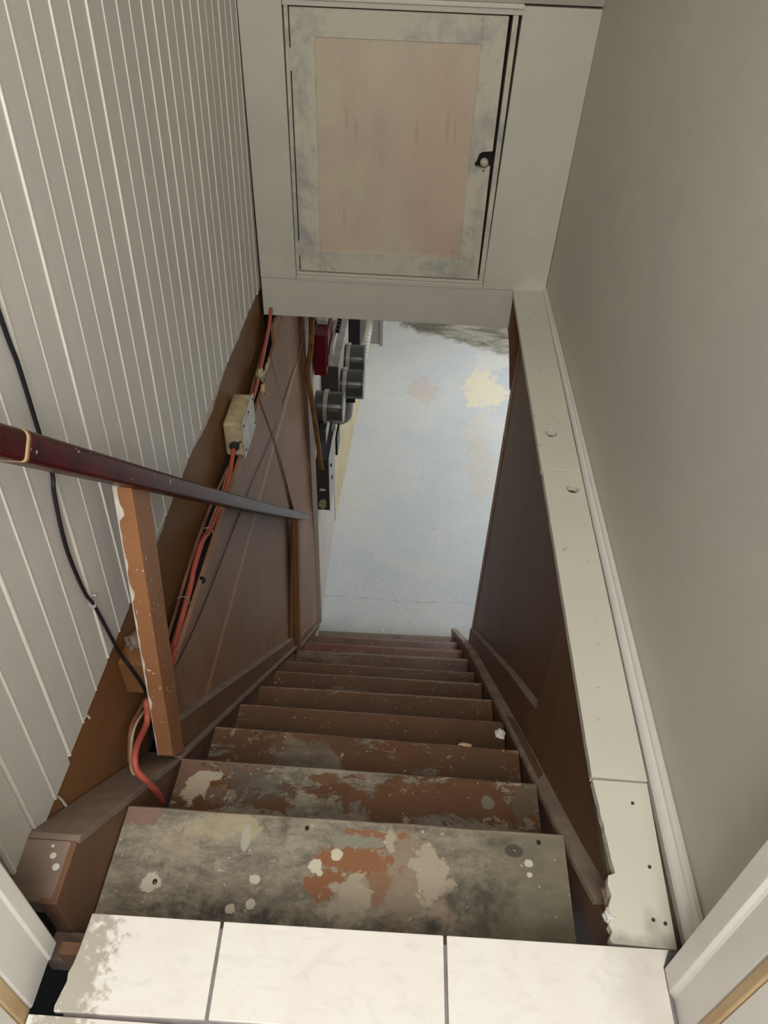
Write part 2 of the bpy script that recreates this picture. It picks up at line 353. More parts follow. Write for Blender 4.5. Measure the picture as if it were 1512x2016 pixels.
def lathe(name, prof, origin, axis, mat, parent=None, seg=40, bevel=0, smooth=True):
    """prof: list of (r, h) ; axis unit vector"""
    ax = Vector(axis).normalized(); q = Vector((0,0,1)).rotation_difference(ax); bm = bmesh.new(); rings = []
    for r,h in prof:
        rings.append([bm.verts.new(Vector(origin)+q@Vector((r*math.cos(2*math.pi*k/seg), r*math.sin(2*math.pi*k/seg), h))) for k in range(seg)])
    for r_,r2 in zip(rings,rings[1:]):
        for i in range(seg): bm.faces.new((r_[i],r_[(i+1)%seg],r2[(i+1)%seg],r2[i]))
    bm.faces.new(rings[0][::-1]); bm.faces.new(rings[-1])
    o = link(name,bm,mat,parent,0,smooth)
    if smooth:
        md = o.modifiers.new('es','EDGE_SPLIT'); md.split_angle = math.radians(40)
    return o
def lump(name, c, r, mat, parent=None, seed=0, amp=.35, sub=3):
    bm = bmesh.new(); bmesh.ops.create_icosphere(bm, subdivisions=sub, radius=1)
    for v in bm.verts:
        k = 1+amp*noise.noise(v.co*1.7+Vector((seed*5.1,seed,0)))*2
        v.co = Vector((c[0]+v.co.x*r[0]*k, c[1]+v.co.y*r[1]*k, c[2]+v.co.z*r[2]*k))
    return link(name,bm,mat,parent,0,True)
def empty(name, loc=(0,0,0)):
    o = bpy.data.objects.new(name,None); COL.objects.link(o); o.empty_display_size = .05; o.location = loc
    return o
class Thing:
    pass
def thing(name, label, cat, group=None, origin=(0,0,0)):
    o = empty(name); o['label'] = label; o['category'] = cat
    if group: o['group'] = group
    return o
def struct(name):
    o = empty(name); o['kind'] = 'structure'; return o
def tag(o, label, cat, group=None):
    o['label'] = label; o['category'] = cat
    if group: o['group'] = group
    return o

# ================================================================== STRUCTURE
# ---- left wall of vertical boards
XL = -.555
wl = struct('wall_left')
box('backing', XL-.06, XL-.022, -1.6, 2.62, .0, 2.6, M['dark_gap'], wl, 0)
LEAN = .05; W = .0705
ytop = 1.151-.05     # groove line at z=0
k0 = -9
bmb = None
for i in range(-9, 21):
    y0 = ytop + i*W; y1 = y0 + W
    if y1 > 2.575: y1 = 2.575
    if y0 > 2.56: break
    zb = -.02 + random.uniform(-.010,.008) - (.02 if y0<.62 else 0)
    if i == 20: zb = -.045
    wide = .0062 if i%3==0 else .0042
    dp = random.uniform(-.0008,.0008)
    gap = .0035 if i in (-6,-8) else .0
    bm = bmesh.new()
    # plank cross-section with a rounded bead along its near edge
    prof = [(XL-.022,y0+gap),(XL-.004,y0+gap),(XL+.0015+dp,y0+gap+wide*.35),(XL+.002+dp,y0+gap+wide*.8),(XL-.001+dp,y0+gap+wide),(XL+dp,y0+gap+wide+.0015),(XL+dp,y1-.0008),(XL-.003,y1),(XL-.022,y1)]
    rings = []
    for z in (zb, 1.2, 2.6):
        rings.append([bm.verts.new((p[0], p[1]+LEAN*z, z)) for p in prof])
    n = len(prof)
    for r,r2 in zip(rings,rings[1:]):
        for j in range(n):
            f = bm.faces.new((r[j],r[(j+1)%n],r2[(j+1)%n],r2[j]))
            if j in (1,2,3): f.material_index = 1
    bm.faces.new(rings[0][::-1]); bm.faces.new(rings[-1])
    link('board', bm, [M['board'],M['bead']], wl)
# orange brown fascia below the boards (floor edge of the hall beyond the wall)
prism('fascia', [(.40,.0),(2.62,.0),(2.62,-.52),(1.25,-.52),(.80,-.40),(.40,-.3)], 'x', XL-.03, XL-.006, M['orange'], wl)
# pale ragged filler along the lower edge of the boards
bm = bmesh.new()
prev = None; y = .47
while y < 2.5:
    dz = .010+.006*noise.noise(Vector((y*23,0,0))) + (.030*max(0,noise.noise(Vector((y*3.1,4,0)))+.40) if y>1.15 else .004)
    zt = -.022
    vs = [bm.verts.new((XL-.005, y, zt)), bm.verts.new((XL-.001, y, zt-.002)), bm.verts.new((XL-.0045, y, zt-dz)), bm.verts.new((XL-.0062, y, zt-dz))]
    if prev: 
        for j in range(3): bm.faces.new((prev[j],prev[j+1],vs[j+1],vs[j]))
    prev = vs; y += .012
link('filler_strip', bm, M['casing'], wl)

# ---- right wall
wr = struct('wall_right')
bm = bmesh.new()
def wx(y,z): return .4822 - .0078*(y-.5) + .020*z
vs = [bm.verts.new((wx(y,z) if side==0 else .56+.02*z, y, z)) for side in (0,1) for y in (-1.6,2.62) for z in (-.02,2.6)]
for f in ((0,1,3,2),(4,6,7,5),(0,4,5,1),(2,3,7,6),(0,2,6,4),(1,5,7,3)): bm.faces.new([vs[i] for i in f])
link('plaster', bm, M['right_wall'], wr)
# ---- trim_1 ledge along the right wall: planks with real countersunk holes
def curve_plank(name, outline, holes, z0, th, mat, parent):
    """board with real round holes through it"""
    bm = bmesh.new(); E_ = []
    for loop in [outline]+[[(cx+r*math.cos(2*math.pi*k/28), cy+r*math.sin(2*math.pi*k/28)) for k in range(28)] for (cx,cy,r) in holes]:
        vs = [bm.verts.new((p[0],p[1],z0+th)) for p in loop]
        E_ += [bm.edges.new((vs[i],vs[(i+1)%len(vs)])) for i in range(len(vs))]
    bmesh.ops.triangle_fill(bm, use_beauty=True, use_dissolve=False, edges=E_)
    g = bmesh.ops.extrude_face_region(bm, geom=list(bm.faces))
    bmesh.ops.translate(bm, vec=(0,0,-th), verts=[v for v in g['geom'] if isinstance(v, bmesh.types.BMVert)])
    return link(name, bm, mat, parent, .0009)
t1 = struct('trim_1')
def jag(x0,y0,x1,y1,n,amp,seed):
    return [(x0+(x1-x0)*i/n+amp*noise.noise(Vector((i*.9,seed,0))), y0+(y1-y0)*i/n) for i in range(n+1)]
curve_plank('plank', [(.352,1.5415),(.4515,1.5415),(.455,2.565),(.351,2.565)], [(.393,1.70,.0155)], -.0195, .019, M['cream'], t1)
curve_plank('plank', jag(.3535,1.538,.3545,.694,26,.0012,3)+[(.4495,.692),(.4515,1.538)], [(.4215,1.470,.0155)], -.020, .019, M['cream'], t1)
curve_plank('plank', [(.4485,.6885),(.3555,.6895)]+jag(.3565,.68,.366,.542,12,.002,9)+[(.3675,.532),(.356,.528),(.353,.515),(.356,.498),(.349,.482),(.351,.468),(.345,.455),(.349,.447),(.343,.436),(.347,.430),(.440,.427)], [], -.021, .018, M['cream'], t1)
box('ledge_core', .362,.478,.43,2.565,-.045,-.0245, M['hole'], t1, 0)
for (x,y) in ((.4045,.715),(.4165,.650),(.4235,.545),(.43,.462),(.413,.466)):
    lathe('screw_head', [(.0028,0),(.0028,.0012),(.001,.0014)], (x,y,-.0028), (0,0,1), M['screw'], t1, 12)
lump('plaster_crumb', (.357,.505,-.022), (.008,.022,.012), M['dusty'], t1, 3)
lump('plaster_crumb', (.350,.470,-.010), (.009,.012,.009), M['white_drip'], t1, 5)
# shoe moulding
t2 = struct('trim_2')
bm = bmesh.new(); rr=[]
shp = [(0,-.019),(1,-.019),(1,.014),(.87,.019),(.63,.020),(.50,.0165),(.46,.011),(.25,.010),(.10,.006),(0,0)]
for i in range(13):
    y = .41+(2.566-.41)*i/12; x0_ = .4535+.0006*noise.noise(Vector((y*3,0,0)))+(.0012 if y>1.6 else 0); x1_ = wx(y,0)+.001
    rr.append([bm.verts.new((x0_+(x1_-x0_)*a_, y, b_)) for a_,b_ in shp])
for r_,r2_ in zip(rr,rr[1:]):
    for i in range(10): bm.faces.new((r_[i],r_[(i+1)%10],r2_[(i+1)%10],r2_[i]))
bm.faces.new(rr[0][::-1]); bm.faces.new(rr[-1]); link('shoe_moulding', bm, M['casing'], t2, .0005)
# ---- far wall with the cupboard door
wf = struct('wall_far')
YF = 2.57
box('header_board', -.549, .356, YF-.006, YF+.05, -.150, -.006, M['greige'], wf, .002)
bm = bmesh.new()   # ragged paint edge under the header
prism('header_end', [(.3565,-.004),(.3565,-.165),(.372,-.24),(.398,-.42),(.42,-.42),(.42,-.004)], 'y', YF-.003, YF+.03, M['brown'], wf, .001)
box('left_casing', -.549, -.4215, YF-.008, YF+.05, -.004, .845, M['greige'], wf, .002, 0, -.004)
box('right_casing', .243, .4645, YF-.008, YF+.05, -.004, .8435, M['greige'], wf, .002, 0, .022)
box('sill_strip', -.4205, .2425, YF-.012, YF+.05, -.0045, .0125, M['greige'], wf, .002)
box('sill_strip', -.4200, .2425, YF-.004, YF+.05, .0130, .0235, M['greige'], wf, .0015)
box('left_jamb', -.4205, -.4085, YF-.003, YF+.05, .024, .835, M['door_frame'], wf, .001)
box('right_jamb', .2265, .2425, YF-.003, YF+.05, .024, .825, M['door_frame'], wf, .001, 0, .012)
box('head_trim', -.423, .262, YF-.010, YF+.05, .821, .836, M['greige'], wf, .0015)
box('head_trim', -.424, .264, YF-.020, YF+.05, .8365, .849, M['cream'], wf, .003)
box('masonry', -.70, .60, YF+.055, YF+.10, -.14, .95, M['dark_gap'], wf, 0)
box('corner_filler', -.5535, -.5500, YF-.004, YF+.05, -.16, .86, M['dark_gap'], wf, 0)
box('subfloor', .415,.62,.10,.43,-.06,-.0125, M['grout'], wf, 0)
# door_1
d1 = struct('door_1')
YD = YF-.002
DX0,DX1,DZ0,DZ1 = -.4045,.2205,.0285,.8165
PX0,PX1,PZ0,PZ1 = -.333,.150,.099,.745
box('stile', DX0, PX0, YD, YD+.022, DZ0, DZ1, M['door_frame'], d1, .0004)
# right stile with the lock cut-out (stepped round hole)
prism('stile', [(PX1,DZ0),(DX1,DZ0),(DX1,.408),(.212,.408),(.205,.402),(.172,.406),(.170,.418),(.176,.424),(.181,.444),(.190,.451),(DX1+.002,.455),(DX1+.004,DZ1),(PX1+.004,DZ1)], 'y', YD, YD+.022, M['door_frame'], d1, .0004)
box('rail', PX0+.0001, PX1-.0001, YD+.0001, YD+.022, DZ0, PZ0, M['door_frame'], d1, .0004)
box('rail', PX0+.0001, PX1+.0036, YD+.0001, YD+.022, PZ1, DZ1, M['door_frame'], d1, .0004)
box('panel', PX0-.004, PX1+.006, YD+.0062, YD+.016, PZ0-.004, PZ1+.004, M['door_panel'], d1, 0)
for (z0,z1) in ((.655,.715),(.085,.135)):
    h = box('hinge', -.4105,-.4015, YD-.0035, YD+.004, z0,z1, M['greige'], d1, .001)
    lathe('hinge_pin', [(.003,0),(.003,z1-z0)], (-.4062,YD-.004,z0), (0,0,1), M['greige'], h, 12)
kn = lathe('knob', [(.0045,0),(.0045,.014),(.0105,.017),(.0132,.023),(.0124,.031),(.0080,.036),(.001,.0375)], (.1985,YD+.006,.4265), (0,-1,0), M['knob'], d1, 24)
box('lock_backing', .166,.226, YD+.016, YD+.022, .400,.462, M['dark_gap'], d1, 0)
lathe('keyhole', [(.0032,0),(.0032,.0015)], (.2010,YD,.395), (0,-1,0), M['meter_grey'], d1, 14)
# soffit above the door and room ceilings
ce = struct('ceiling')
prism('soffit', [(YF-.006,.8495),(YF+.10,.90),(1.25,2.60),(1.15,2.60)], 'x', -.60, .56, M['greige'], ce, 0)
box('upper_ceiling', -.62,.56,-1.7,1.3,2.56,2.62, M['board'], ce, 0)
wb = struct('wall_back')
box('plaster', -.62,-.35,-1.66,-1.6,-.02,2.6, M['right_wall'], wb, 0)
box('plaster', .42,.56,-1.66,-1.6,-.02,2.6, M['right_wall'], wb, 0)

# ---- door casings either side of the camera: left then right
t3 = struct('trim_3')
prism('casing', [(-.62,.384),(-.4635,.384),(-.4600,.380),(-.4600,.360),(-.4625,.356),(-.4625,.300),(-.4655,.296),(-.62,.296)], 'z', -.012, 2.56, M['casing'], t3, .0008)
box('door_stop', -.62,-.4625, .276,.2955, -.008, 2.56, M['tan'], t3, .002)
box('jamb', -.62,-.4660, .10,.2755, -.008, 2.56, M['casing'], t3, .002)
t4 = struct('trim_4')
prism('casing', [(.60,.403),(.4185,.403),(.4150,.400),(.4150,.371),(.4185,.366),(.4200,.362),(.4200,.318),(.4235,.314),(.60,.314)], 'z', -.004, 2.56, M['casing'], t4, .0008)
box('door_stop', .418,.60, .2985,.3135, -.004, 2.56, M['tan'], t4, .002)
box('jamb', .4215,.60, .10,.2980, -.004, 2.56, M['casing'], t4, .002)

# ---- landing floor of tiles
fl = struct('floor')
box('screed', -.4165,.43,-1.6,.414,-.06,-.0095, M['grout'], fl, 0)
def tilep(poly): prism('tile', poly, 'z', -.009, 0, M['tile'], fl, .0012)
tilep([(-.4185,.4195),(-.2285,.4205),(-.2235,.2965),(-.428,.293),(-.4295,.300),(-.4235,.330),(-.4255,.340),(-.4225,.352),(-.4205,.372)])
tilep([(-.2235,.4208),(.0985,.4232),(.1010,.2985),(-.2185,.2965)])
tilep([(.1035,.4233),(.4265,.4255),(.4140,.402),(.4135,.300),(.1060,.2985)])
for j in range(6):
    y1 = .2885 - j*.332; y0 = y1-.327
    for (x0,x1) in ((-.46,-.2185),(-.2135,.1020),(.1070,.4135 if j else .4130)):
        tilep([(x0,y1),(x1,y1),(x1,y0),(x0,y0)])
box('floor_edge', -.41,.34,.3975,.4135,-.17,-.0605, M['brown'], fl, 0)

# ================================================================== STAIRCASE
st = thing('staircase', 'steep wooden staircase of worn brown paint running down to the basement floor', 'staircase')
T = {1:((-.475,.674,-.174),(.335,.675)),2:((-.467,.906,-.402),(.343,.901)),3:((-.462,1.12,-.606),(.348,1.108)),4:((-.459,1.337,-.822),(.351,1.333)),
     5:((-.452,1.548,-1.023),(.352,1.552)),6:((-.450,1.781,-1.254),(.352,1.786)),7:((-.448,1.978,-1.45),(.352,1.98)),8:((-.444,2.205,-1.667),(.353,2.218)),
     9:((-.444,2.43,-1.892),(.354,2.445)),10:((-.444,2.641,-2.096),(.354,2.659)),11:((-.438,2.847,-2.303),(.352,2.863))}
prevf = .4185; prevz = -.03
for k in range(1,12):
    (xl,yl,z),(xr,yr) = T[k]
    m = tread_mat(k,z,yl)
    yb = prevf-.028 if k>1 else .399
    bm = bmesh.new(); n = 26
    # plank with a slightly irregular worn nosing
    top=[];bot=[];tb=[];bb=[];mid=[]
    for i in range(n+1):
        t = i/n; x = xl+(xr-xl)*t; yy = yl+(yr-yl)*t + .0018*noise.noise(Vector((t*7,k*3,0))) + .001*noise.noise(Vector((t*31,k,0)))
        if k==1 or k==2: yy += .0012*noise.noise(Vector((t*60,k,0)))
        if k==8: yy += -.006*math.exp(-((t-.22)/.06)**2)+.004*math.exp(-((t-.3)/.1)**2)
        top.append(bm.verts.new((x,yy-.005,z))); mid.append(bm.verts.new((x,yy,z-.006))); bot.append(bm.verts.new((x,yy-.002,z-.028)))
        tb.append(bm.verts.new((x,yb,z))); bb.append(bm.verts.new((x,yb,z-.028)))
    for A,B_ in ((tb,top),(top,mid),(mid,bot),(bot,bb),(bb,tb)):
        for i in range(n): bm.faces.new((A[i],A[i+1],B_[i+1],B_[i]))
    for s in (0,n): bm.faces.new((tb[s],top[s],mid[s],bot[s],bb[s]))
    link('tread', bm, m, st)
    # riser under the previous nosing
    box('riser', xl+.004, xr-.004, yb-.018, yb-.001, z-.02, (prevz-.0285 if k>1 else -.0605), M['brown'], st, 0)
    prevf = min(yl,yr); prevz = z
box('riser', -.43,.35, prevf-.045, prevf-.028, -2.508, prevz-.0285, M['brown'], st, 0)
# stringers / skirts
SL = -.478
def line(p,q,y): return p[1]+(q[1]-p[1])*(y-p[0])/(q[0]-p[0])
prism('stringer', [(.43,-.006),(.522,.0),(.90,-.405),(.938,-.43),(2.32,-1.842),(3.06,-2.505),(2.6,-2.505),(.43,-.62)], 'x', -.506, SL, M['brown'], st, .002)
prism('stringer_cap', [(.522,.004),(.532,.002),(.925,-.422),(.915,-.432),(.522,-.0075)], 'x', XL-.003, -.474, M['dusty'], st, .0015)
prism('stringer_top_block', [(.432,-.006),(.5215,.002),(.5215,-.05),(.432,-.05)], 'x', XL-.003, -.4865, M['dusty'], st, .002)
prism('stringer_top_block', [(.388,-.112),(.431,-.118),(.431,-.16),(.388,-.16)], 'x', -.530, -.4455, M['dusty'], st, .002)
box('outer_studs', -.66,-.6205,.05,3.10,-2.5,-.001, M['dark_gap'], wl, 0)
box('packing_board', -.61,-.507,.30,.50,-.30,-.055, M['dark_gap'], wl, 0)
# left skirt board (upper length and lower length)
def skirt(y0,z0,y1,z1,h,x0,x1,parent,mat=M['brown'],cap=True,y0b=None):
    prism('skirt_board', [(y0,z0),(y1,z1),(y1+.0,z1-h),(y0,z0-h)], 'x', x0, x1, mat, parent, .0015)
    if cap: prism('skirt_edge', [(y0,z0+.003),(y1,z1+.003),(y1,z1-.001),(y0,z0-.001)], 'x', x0-.003, x1+.001, M['dusty'], parent, .001)
skirt(.915,-.292,2.313,-1.722,.10,-.500,-.4775,st)
prism('cover_strip', [(.90,-.388),(2.35,-1.815),(2.35,-1.832),(.90,-.405)], 'x', -.485, -.468, M['dusty'], st, .001)
skirt(2.335,-1.760,3.045,-2.435,.085,-.478,-.464,st)
prism('cover_strip', [(2.36,-1.835),(3.08,-2.498),(3.08,-2.508),(2.36,-1.850)], 'x', -.470, -.455, M['dusty'], st, .001)
# right stringer and its dusty worn top edge
pl = [(.44,-.035),(.527,-.090),(.761,-.298),(.98,-.477),(1.164,-.633),(1.706,-1.140),(2.302,-1.700),(3.02,-2.42)]
prism('stringer', pl+[(3.02,-2.505),(2.6,-2.505),(.44,-.5)], 'x', .3555, .374, M['brown'], st, .001)
bm = bmesh.new(); prev=None
path = smoothpath([(0,y,z) for y,z in [(.515,-.072),(.62,-.172),(.761,-.300),(.98,-.490),(1.164,-.650),(1.706,-1.140),(2.302,-1.690),(2.99,-2.40)]],8)
for i,p in enumerate(path):
    j = .0022*noise.noise(Vector((p.y*14,0,0)))
    xl_,xr_ = .3470+j, .3775
    ring = [bm.verts.new((xl_,p.y,p.z+.002)), bm.verts.new((xl_+.003,p.y,p.z+.010)), bm.verts.new((xr_,p.y,p.z+.012)), bm.verts.new((xr_,p.y,p.z-.012)), bm.verts.new((xl_,p.y,p.z-.012))]
    if prev:
        for q in range(5): bm.faces.new((prev[q],prev[(q+1)%5],ring[(q+1)%5],ring[q]))
    else: bm.faces.new(ring[::-1])
    prev = ring
bm.faces.new(prev); link('stringer_edge', bm, M['edge_dust'], st)
# right skirt
prism('skirt_board', [(1.145,-.475),(1.513,-.815),(2.455,-1.737),(2.455,-1.90),(1.145,-.66)], 'x', .3785, .389, M['brown'], st, .001)
prism('skirt_edge', [(1.145,-.471),(1.513,-.811),(2.455,-1.733),(2.455,-1.739),(1.513,-.817),(1.145,-.477)], 'x', .3780, .4015, M['edge_dust'], st, .001)
# paint crumbs stuck on treads
tag(lump('plaster_lump', (.303,1.147,-.606+.006), (.013,.014,.008), M['cream'], None, 8), 'crumb of pale plaster lying on a lower stair tread', 'debris')
tag(lump('paint_flake', (.207,1.110,-.6035), (.018,.005,.002), M['tan'], None, 2), 'flat paint flake curling up from a brown stair tread', 'debris')

# ---- plywood walls of the stairwell (setting)
ws = struct('wall_stair_left')
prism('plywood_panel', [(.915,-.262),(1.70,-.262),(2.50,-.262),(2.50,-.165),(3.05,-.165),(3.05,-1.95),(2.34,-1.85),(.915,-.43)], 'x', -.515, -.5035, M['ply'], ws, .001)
box('ledge_back', XL-.005,-.5155,1.0,2.60,-.30,-.285, M['dark_gap'], ws, 0)
# lower, prouder panel with a leaning near edge; orange upright beside it
bm = bmesh.new()   # leaning outer sheet, flush at the top and proud at the foot
near = [(-.5020,2.175,-.262),(-.5012,2.345,-.542),(-.4960,2.50,-.90),(-.4850,2.622,-1.240),(-.474,2.330,-1.840),(-.474,2.36,-1.87)]
far  = [(-.5020,3.05,-.165),(-.5005,3.05,-.542),(-.4950,3.05,-.90),(-.4840,3.05,-1.24),(-.474,3.05,-1.84),(-.474,3.05,-2.508)]
fr = [(bm.verts.new(p),bm.verts.new(q)) for p,q in zip(near,far)]
bk = [(bm.verts.new((p[0]-.010,p[1]+.002,p[2])),bm.verts.new((q[0]-.010,q[1],q[2]))) for p,q in zip(near,far)]
for i in range(5):
    bm.faces.new((fr[i][0],fr[i][1],fr[i+1][1],fr[i+1][0])); bm.faces.new((bk[i][0],bk[i+1][0],bk[i+1][1],bk[i][1]))
    bm.faces.new((fr[i][0],fr[i+1][0],bk[i+1][0],bk[i][0])); bm.faces.new((fr[i][1],bk[i][1],bk[i+1][1],fr[i+1][1]))
bm.faces.new((fr[0][0],bk[0][0],bk[0][1],fr[0][1])); bm.faces.new((fr[5][0],fr[5][1],bk[5][1],bk[5][0]))
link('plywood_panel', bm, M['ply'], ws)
prism('upright', [(2.288,-1.800),(2.330,-1.842),(2.632,-1.235),(2.565,-1.215)], 'x', -.5025, -.484, M['orange'], ws, .001)
prism('wall_end', [(3.051,-.165),(3.09,-.165),(3.09,-2.508),(3.051,-2.508)], 'x', -.56, -.480, M['brown'], ws, .001)
box('studs_behind', -.62,-.5155, 2.70,3.05,-2.5,-.165, M['dark_gap'], ws, 0)
box('header_underside', -.56,-.40, 2.66,2.80,-.165,-.155, M['brown'], ws, 0)
# narrow diagonal joint laths in the plywood
def lath(pts, wdt, mat, x=-.503):
    bm = bmesh.new()
    for (p,q) in zip(pts,pts[1:]):
        d = Vector((0,q[0]-p[0],q[1]-p[1])).normalized(); s = Vector((0,-d.z,d.y))*wdt/2
        P = Vector((x,p[0],p[1])); Q = Vector((x,q[0],q[1]))
        vs = [bm.verts.new(v+Vector((dx,0,0))) for dx in (0,.0022) for v in (P-s,P+s,Q+s,Q-s)]
        for f in ((0,1,2,3),(4,7,6,5),(0,4,5,1),(1,5,6,2),(2,6,7,3),(3,7,4,0)): bm.faces.new([vs[i] for i in f])
    return link('lath', bm, mat, ws)
lath([(2.360,-.262),(2.411,-.250),(2.540,-.512)], .012, M['orange'])
lath([(2.168,-.262),(2.335,-.542),(2.49,-.90),(2.600,-1.20)], .012, M['orange'], -.5030)
wsr = struct('wall_stair_right')
prism('plywood_panel', [(.552,-.0455),(1.148,-.0455),(1.148,-.640),(.552,-.10)], 'x', .3775, .4015, M['brown'], wsr, .001)
prism('plywood_panel', [(1.150,-.0455),(1.86,-.0455),(1.86,-1.5),(1.150,-.74)], 'x', .4020, .410, M['brown'], wsr, .001)
prism('plywood_panel', [(1.862,-.0455),(2.475,-.0455),(2.475,-2.2),(1.862,-1.5)], 'x', .4020, .410, M['brown'], wsr, .001)
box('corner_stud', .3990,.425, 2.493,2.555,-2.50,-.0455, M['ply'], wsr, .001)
box('stud_gap', .4080,.42, 2.474,2.492,-2.50,-.0455, M['dark_gap'], wsr, 0)
box('core', .4105,.478, .552,2.474,-2.5,-.0455, M['dark_gap'], wsr, 0)
box('end_block', .3752,.40, .43,.550,-.40,-.046, M['brown'], wsr, .001)

# ---- basement
fb = struct('floor_basement')
box('slab', -.62,3.2,2.55,8.6,-2.60,-2.51, M['floor'], fb, 0)
wbl = struct('wall_basement_left')
prism('plaster', [(-.62,3.095),(-.455,3.095),(-.470,4.02),(-.62,4.02)], 'z', -2.51, -.17, M['plaster_white'], wbl, 0)
bm = bmesh.new()
ys = [4.022+i*.12 for i in range(38)]; rows=[]
for y in ys:
    x = -.478+(.10*(y-4.02)/2.83)
    rows.append([bm.verts.new((x+(0 if z>-2.0 else .01)+.012*noise.noise(Vector((y*1.7,z*1.9,0))), y, z)) for z in [-2.515+i*.19 for i in range(13)]])
for r,r2 in zip(rows,rows[1:]):
    for j in range(12): bm.faces.new((r[j],r2[j],r2[j+1],r[j+1]))
link('footing_face', bm, M['plaster_yellow'], wbl, 0, True)
box('wall_core', -.66,-.50,4.022,8.6,-2.6,-.17, M['basement'], wbl, 0)
for nm,b_ in (('wall_basement_far',(-.62,3.2,8.5,8.6,-2.6,-.1)),('wall_basement_right',(3.1,3.2,2.6,8.6,-2.6,-.1)),('wall_basement_near',(.48,3.2,2.56,2.6,-2.6,-.1))):
    q = struct(nm); box('plaster', *b_, M['basement'], q, 0)
cb = struct('ceiling_basement'); box('plasterboard', -.62,3.2,2.805,8.6,-.165,-.10, M['basement'], cb, 0)

# ================================================================== HANDRAIL
hr = thing('handrail', 'dark red varnished wooden handrail on orange-brown posts along the left of the stairs', 'handrail')
def railz(y): return .375-.96*(y-.984)
def rprof(wd,ht):
    P = []
    for (cx,cy,a0) in ((wd-.011,ht-.014,0),(-wd+.011,ht-.014,90),(-wd+.006,-ht+.006,180),(wd-.006,-ht+.006,270)):
        r = .0115 if a0<180 else .006
        for k in range(5): 
            an = math.radians(a0+k*22.5); P.append((cx+r*math.cos(an), cy+r*math.sin(an)))
    return P
bm = bmesh.new()
ysr = [.708,.85,1.0,1.2,1.5,1.8,2.1,2.4,2.66,2.745]
sag = lambda y: -.014*math.sin((y-.7)/2.05*math.pi)
sweepm(bm, smoothpath([(-.468,y,railz(y)+sag(y)*.6) for y in ysr],4), lambda t: rprof(.0225-.002*t,.0215-.003*t))
link('rail', bm, M['rail'], hr, 0, True).modifiers.new('es','EDGE_SPLIT').split_angle = math.radians(50)
bm = bmesh.new()
sweepm(bm, smoothpath([(-.468,y,railz(y)) for y in (.46,.60,.700)],2), lambda t: rprof(.0215,.021))
link('rail_end_block', bm, M['rail'], hr, 0, True).modifiers.new('es','EDGE_SPLIT').split_angle = math.radians(50)
bm = bmesh.new()
sweepm(bm, smoothpath([(-.468,y,railz(y)) for y in (.7005,.7075)],1), lambda t: rprof(.0222,.0215))
link('glued_joint', bm, M['tan'], hr, 0, True)
# near post, leaning forward
def leanpost(name, b0, b1, wx, mat, parent):
    """b0: (y0,y1,z) at foot, b1: (y0,y1,z) at head, wx: (x0,x1)"""
    bm = bmesh.new(); vs=[]
    for (ya,yb_,za,zb_) in (b0,b1):
        vs += [bm.verts.new((x,y,z)) for (y,z) in ((ya,za),(yb_,zb_)) for x in wx]
    for f in ((0,2,3,1),(4,5,7,6),(0,1,5,4),(2,6,7,3),(0,4,6,2),(1,3,7,5)): bm.faces.new([vs[i] for i in f])
    return link(name,bm,mat,parent,.002)
p1 = leanpost('post', (.868,.925,-.335,-.415), (.990,1.062,.336,.270), (-.5025,-.4695), M['post'], hr)
# peeled paint patches along the near-left arris of the post
bm = bmesh.new()
prev=None
for i in range(60):
    t = i/59; y = .868+(.990-.868)*t; z = -.335+(.336+.335)*t
    wd = .0012+.011*max(0,noise.noise(Vector((t*19,2,0)))+.08) + (.006 if t>.9 else 0) 
    if t < .22: wd *= .3
    ring = [bm.verts.new((-.5030,y+.004,z+.0005)), bm.verts.new((-.5030,y-.0012,z)), bm.verts.new((-.5025+wd,y-.0012,z)), bm.verts.new((-.5025+wd,y+.0012,z))]
    if prev:
        for q in range(4): bm.faces.new((prev[q],prev[(q+1)%4],ring[(q+1)%4],ring[q]))
    else: bm.faces.new(ring[::-1])
    prev = ring
bm.faces.new(prev); link('peeled_edge', bm, M['peeled'], p1)
leanpost('post', (2.322,2.362,-1.835,-1.868), (2.500,2.572,-1.09,-1.135), (-.4840,-.4565), M['orange'], hr)
lump('mortar_packing', (-.533,.975,-.075), (.022,.020,.020), M['dusty'], hr, 4)
box('spacer_block', -.5605,-.5035,.925,.985,-.185,-.085, M['orange'], hr, .002)

# ================================================================== CABLES
tag(tube('black_cable', [(-.548,.905,1.5),(-.549,.90,1.05),(-.549,.903,.70),(-.549,.907,.624),(-.549,.903,.513),(-.548,.900,.436),(-.548,.886,.401),(-.549,.871,.298),(-.549,.879,.183),(-.548,.894,.126),(-.547,.922,-.040),(-.531,.917,-.085),(-.518,.917,-.140),(-.511,.913,-.190),(-.511,.905,-.215),(-.513,.890,-.26),(-.516,.872,-.31)], .0035, M['black'], None, 10, 6),
    'black cable hanging down the white boards and behind the near handrail post', 'cable')
cl = thing('cable_clip', 'small nailed clip holding the black cable on the white boards', 'clip')
lathe('saddle', [(.0062,0),(.0062,.006)], (-.5495,.8905,.137), (0,.15,-1), M['steel_light'], cl, 14)
lathe('nail', [(.0022,0),(.0022,.008),(.0036,.008),(.0036,.010)], (-.5545,.905,.145), (1,0,0), M['steel_light'], cl, 12)
cw = tag(tube('orange_cable', [(-.512,1.103,-.256),(-.514,1.0,-.258),(-.512,.925,-.215),(-.512,.905,-.185),(-.508,.875,-.215),(-.505,.812,-.195),(-.500,.778,-.190),(-.492,.758,-.205),(-.476,.752,-.232),(-.467,.760,-.290),(-.466,.764,-.345)], .0068, M['orange_cable'], None, 12, 6),
    'orange electrical cable looping over the grey stringer beside the top stair', 'cable')
